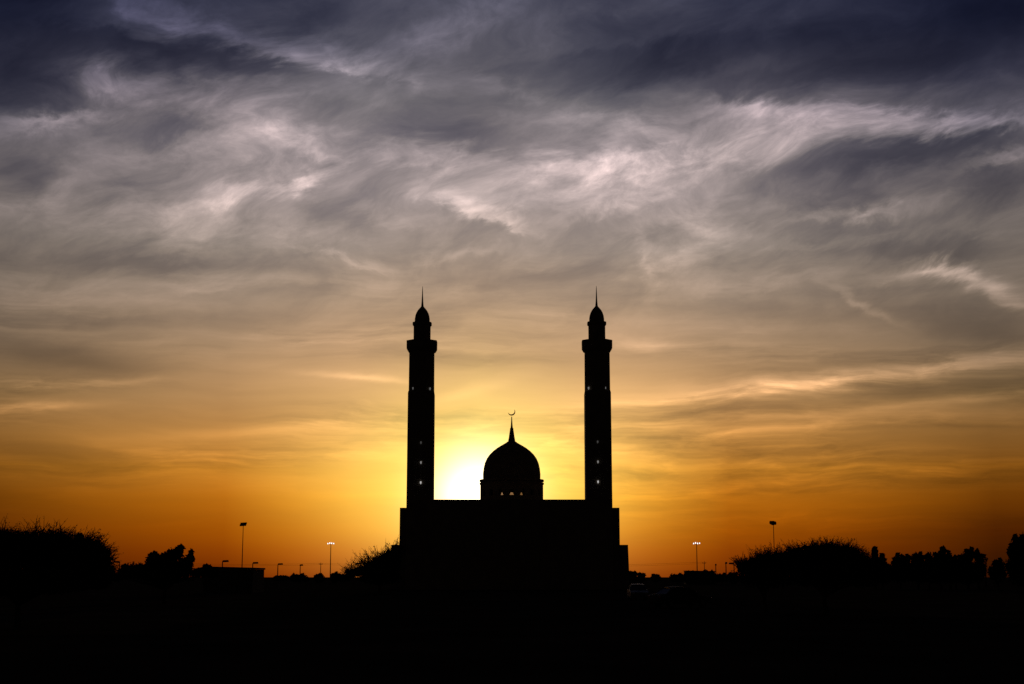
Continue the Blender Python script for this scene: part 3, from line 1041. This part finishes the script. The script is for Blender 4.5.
YU = 620.0
p1, zu1 = utility_pole(320.5, 562.6, YU, 'thin utility pole left of the lit mast, left of the mosque')
p2, zu2 = utility_pole(704.6, 561.4, YU, 'thin utility pole behind the far shed, right of the mosque')


def cable(x0, z0, x1, z1, y, sag, label):
    m = MB()
    pts = []
    for i in range(17):
        u = i / 16
        pts.append((x0 + (x1 - x0) * u, y, z0 + (z1 - z0) * u - sag * 4 * u * (1 - u)))
    m.tube(pts, .028, 5)
    return tag(m.build('overhead_cable', LAMPMETAL), label, 'cable', 'overhead cables along the horizon')


xa, xb = at(320.5, 577, YU).x, at(704.6, 577, YU).x
for s, l1 in ((-.7, 'upper'), (.7, 'lower')):
    dz_ = 0 if s < 0 else -.55
    cable(xa - 62, zu1 - .3 + dz_, xa + s, zu1 - .3 + dz_, YU + s, .5, l1 + ' overhead cable running left from the thin utility pole left of the mosque')
    cable(xa + s, zu1 - .3 + dz_, xb + s, zu2 - .3 + dz_, YU + s, 1.6, l1 + ' overhead cable passing behind the mosque between the two utility poles')

# ------------------------------------------------------------------ parked cars


def car(name, loc, rz, label, paint, roof_z=1.48, length=4.5, seed=0):
    root = empty(name, loc, label, 'car', None, rz)
    hl, hw = length / 2, .88
    # lower body: side outline (x forward) with wheel arches, extruded and rounded
    def arch(cx, n=9, r=.37):
        return [(cx + r * math.cos(math.pi * i / (n - 1)), .30 + r * math.sin(math.pi * i / (n - 1))) for i in range(n)]
    out = [(-hl + .02, .32)] + [(x, z) for x, z in reversed(arch(-hl + .85))] + [(x, z) for x, z in reversed(arch(hl - .85))] + [(hl - .02, .32), (hl, .58), (hl - .12, .72)]
    out += [(hl - .7, .86), (hl - 1.25, .95), (0, 1.0), (-hl + .9, 1.02), (-hl + .12, .98), (-hl, .80)]
    n = len(out)
    m = MB()
    ys = [(-hw, .0), (-hw + .06, 1), (hw - .06, 1), (hw, 0)]
    vs = [(x, -hw, z) for x, z in out] + [(x, hw, z) for x, z in out]
    m.add(vs, [tuple(range(n)), tuple(reversed(range(n, 2 * n)))] + [(k, n + k, n + (k + 1) % n, (k + 1) % n) for k in range(n)])
    body = m.build('body', paint, root, smooth=True, bevel=.05)
    # cabin: glass house under a curved roof
    belt, rz_ = .99, roof_z
    xf, xr, tf, tr = hl - 1.25, -hl + .55, hl - 2.05, -hl + 1.15
    wb_, wt = hw - .06, hw - .24
    m = MB()
    m.add([(xf, -wb_, belt), (xf, wb_, belt), (xr, wb_, belt), (xr, -wb_, belt), (tf, -wt, rz_ - .06), (tf, wt, rz_ - .06), (tr, wt, rz_ - .06), (tr, -wt, rz_ - .06)],
          [(0, 1, 5, 4), (1, 2, 6, 5), (2, 3, 7, 6), (3, 0, 4, 7), (4, 5, 6, 7), (3, 2, 1, 0)])
    m.build('windows', CARGLASS, root)
    m = MB()
    nx, ny = 9, 7
    vs, fs = [], []
    for j in range(2):
        for a in range(nx):
            u = a / (nx - 1)
            for b2 in range(ny):
                v = b2 / (ny - 1) * 2 - 1
                x = tf + .06 + (tr - tf - .12) * u
                z = rz_ - .07 + .07 * (1 - (2 * u - 1) ** 2) + .04 * (1 - v * v) - (.04 if j else 0)
                vs.append((x, v * (wt + .01), z + .02))
    for a in range(nx - 1):
        for b2 in range(ny - 1):
            i = a * ny + b2
            fs.append((i, i + 1, i + ny + 1, i + ny))
            k = nx * ny
            fs.append((k + i, k + i + ny, k + i + ny + 1, k + i + 1))
    edge = [b2 for b2 in range(ny)] + [a * ny + ny - 1 for a in range(1, nx)] + [(nx - 1) * ny + b2 for b2 in range(ny - 2, -1, -1)] + [a * ny for a in range(nx - 2, 0, -1)]
    for q in range(len(edge)):
        e0, e1 = edge[q], edge[(q + 1) % len(edge)]
        fs.append((e0, e0 + nx * ny, e1 + nx * ny, e1))
    m.add(vs, fs)
    m.build('roof', paint, root, smooth=True)
    for (x, z) in ((xf, tf), (xr, tr)):
        for s in (-1, 1):
            MB().tube([(x, s * wb_, belt), (z, s * wt, rz_ - .03)], .045, 6).build('pillar', paint, root)
    for x in (-hl + .85, hl - .85):
        for s in (-1, 1):
            w = MB()
            prof = [(.20, -.10), (.30, -.10), (.325, -.06), (.325, .06), (.30, .10), (.20, .10)]
            q = MB().lathe(prof, 24)
            q.v = [(vx + x, vz + s * (hw - .11), vy + .325) for vx, vy, vz in q.v]
            tyre = q.build('wheel', RUBBER, root, smooth=True)
            q = MB().lathe([(.19, -.104), (.19, .104)], 10)
            q.v = [(vx + x, vz + s * (hw - .11), vy + .325) for vx, vy, vz in q.v]
            q.build('rim', STEEL, tyre)
    for s in (-1, 1):
        MB().box(hl - .16, hl + .012, s * .62 - .17, s * .62 + .17, .60, .72).build('headlight', CLEARLENS, root, bevel=.02)
        MB().box(-hl - .012, -hl + .12, s * .66 - .15, s * .66 + .15, .72, .88).build('tail_light', REDLENS, root, bevel=.02)
        MB().box(xf - .25, xf - .12, s * (hw + .09) - .09, s * (hw + .09) + .09, .98, 1.12).build('mirror', paint, root, bevel=.03)
    return root


p = at(637.5, 577, 142)
car('parked_car', (p.x, 142, 0), RAD(-90), 'dark car facing the camera in the dark at the right foot of the mosque', PAINT_W)
p = at(680, 577, 105)
car('parked_car', (p.x, 105, 0), RAD(28), 'grey car seen side-on in the dark ground below the right lit mast', PAINT_D)
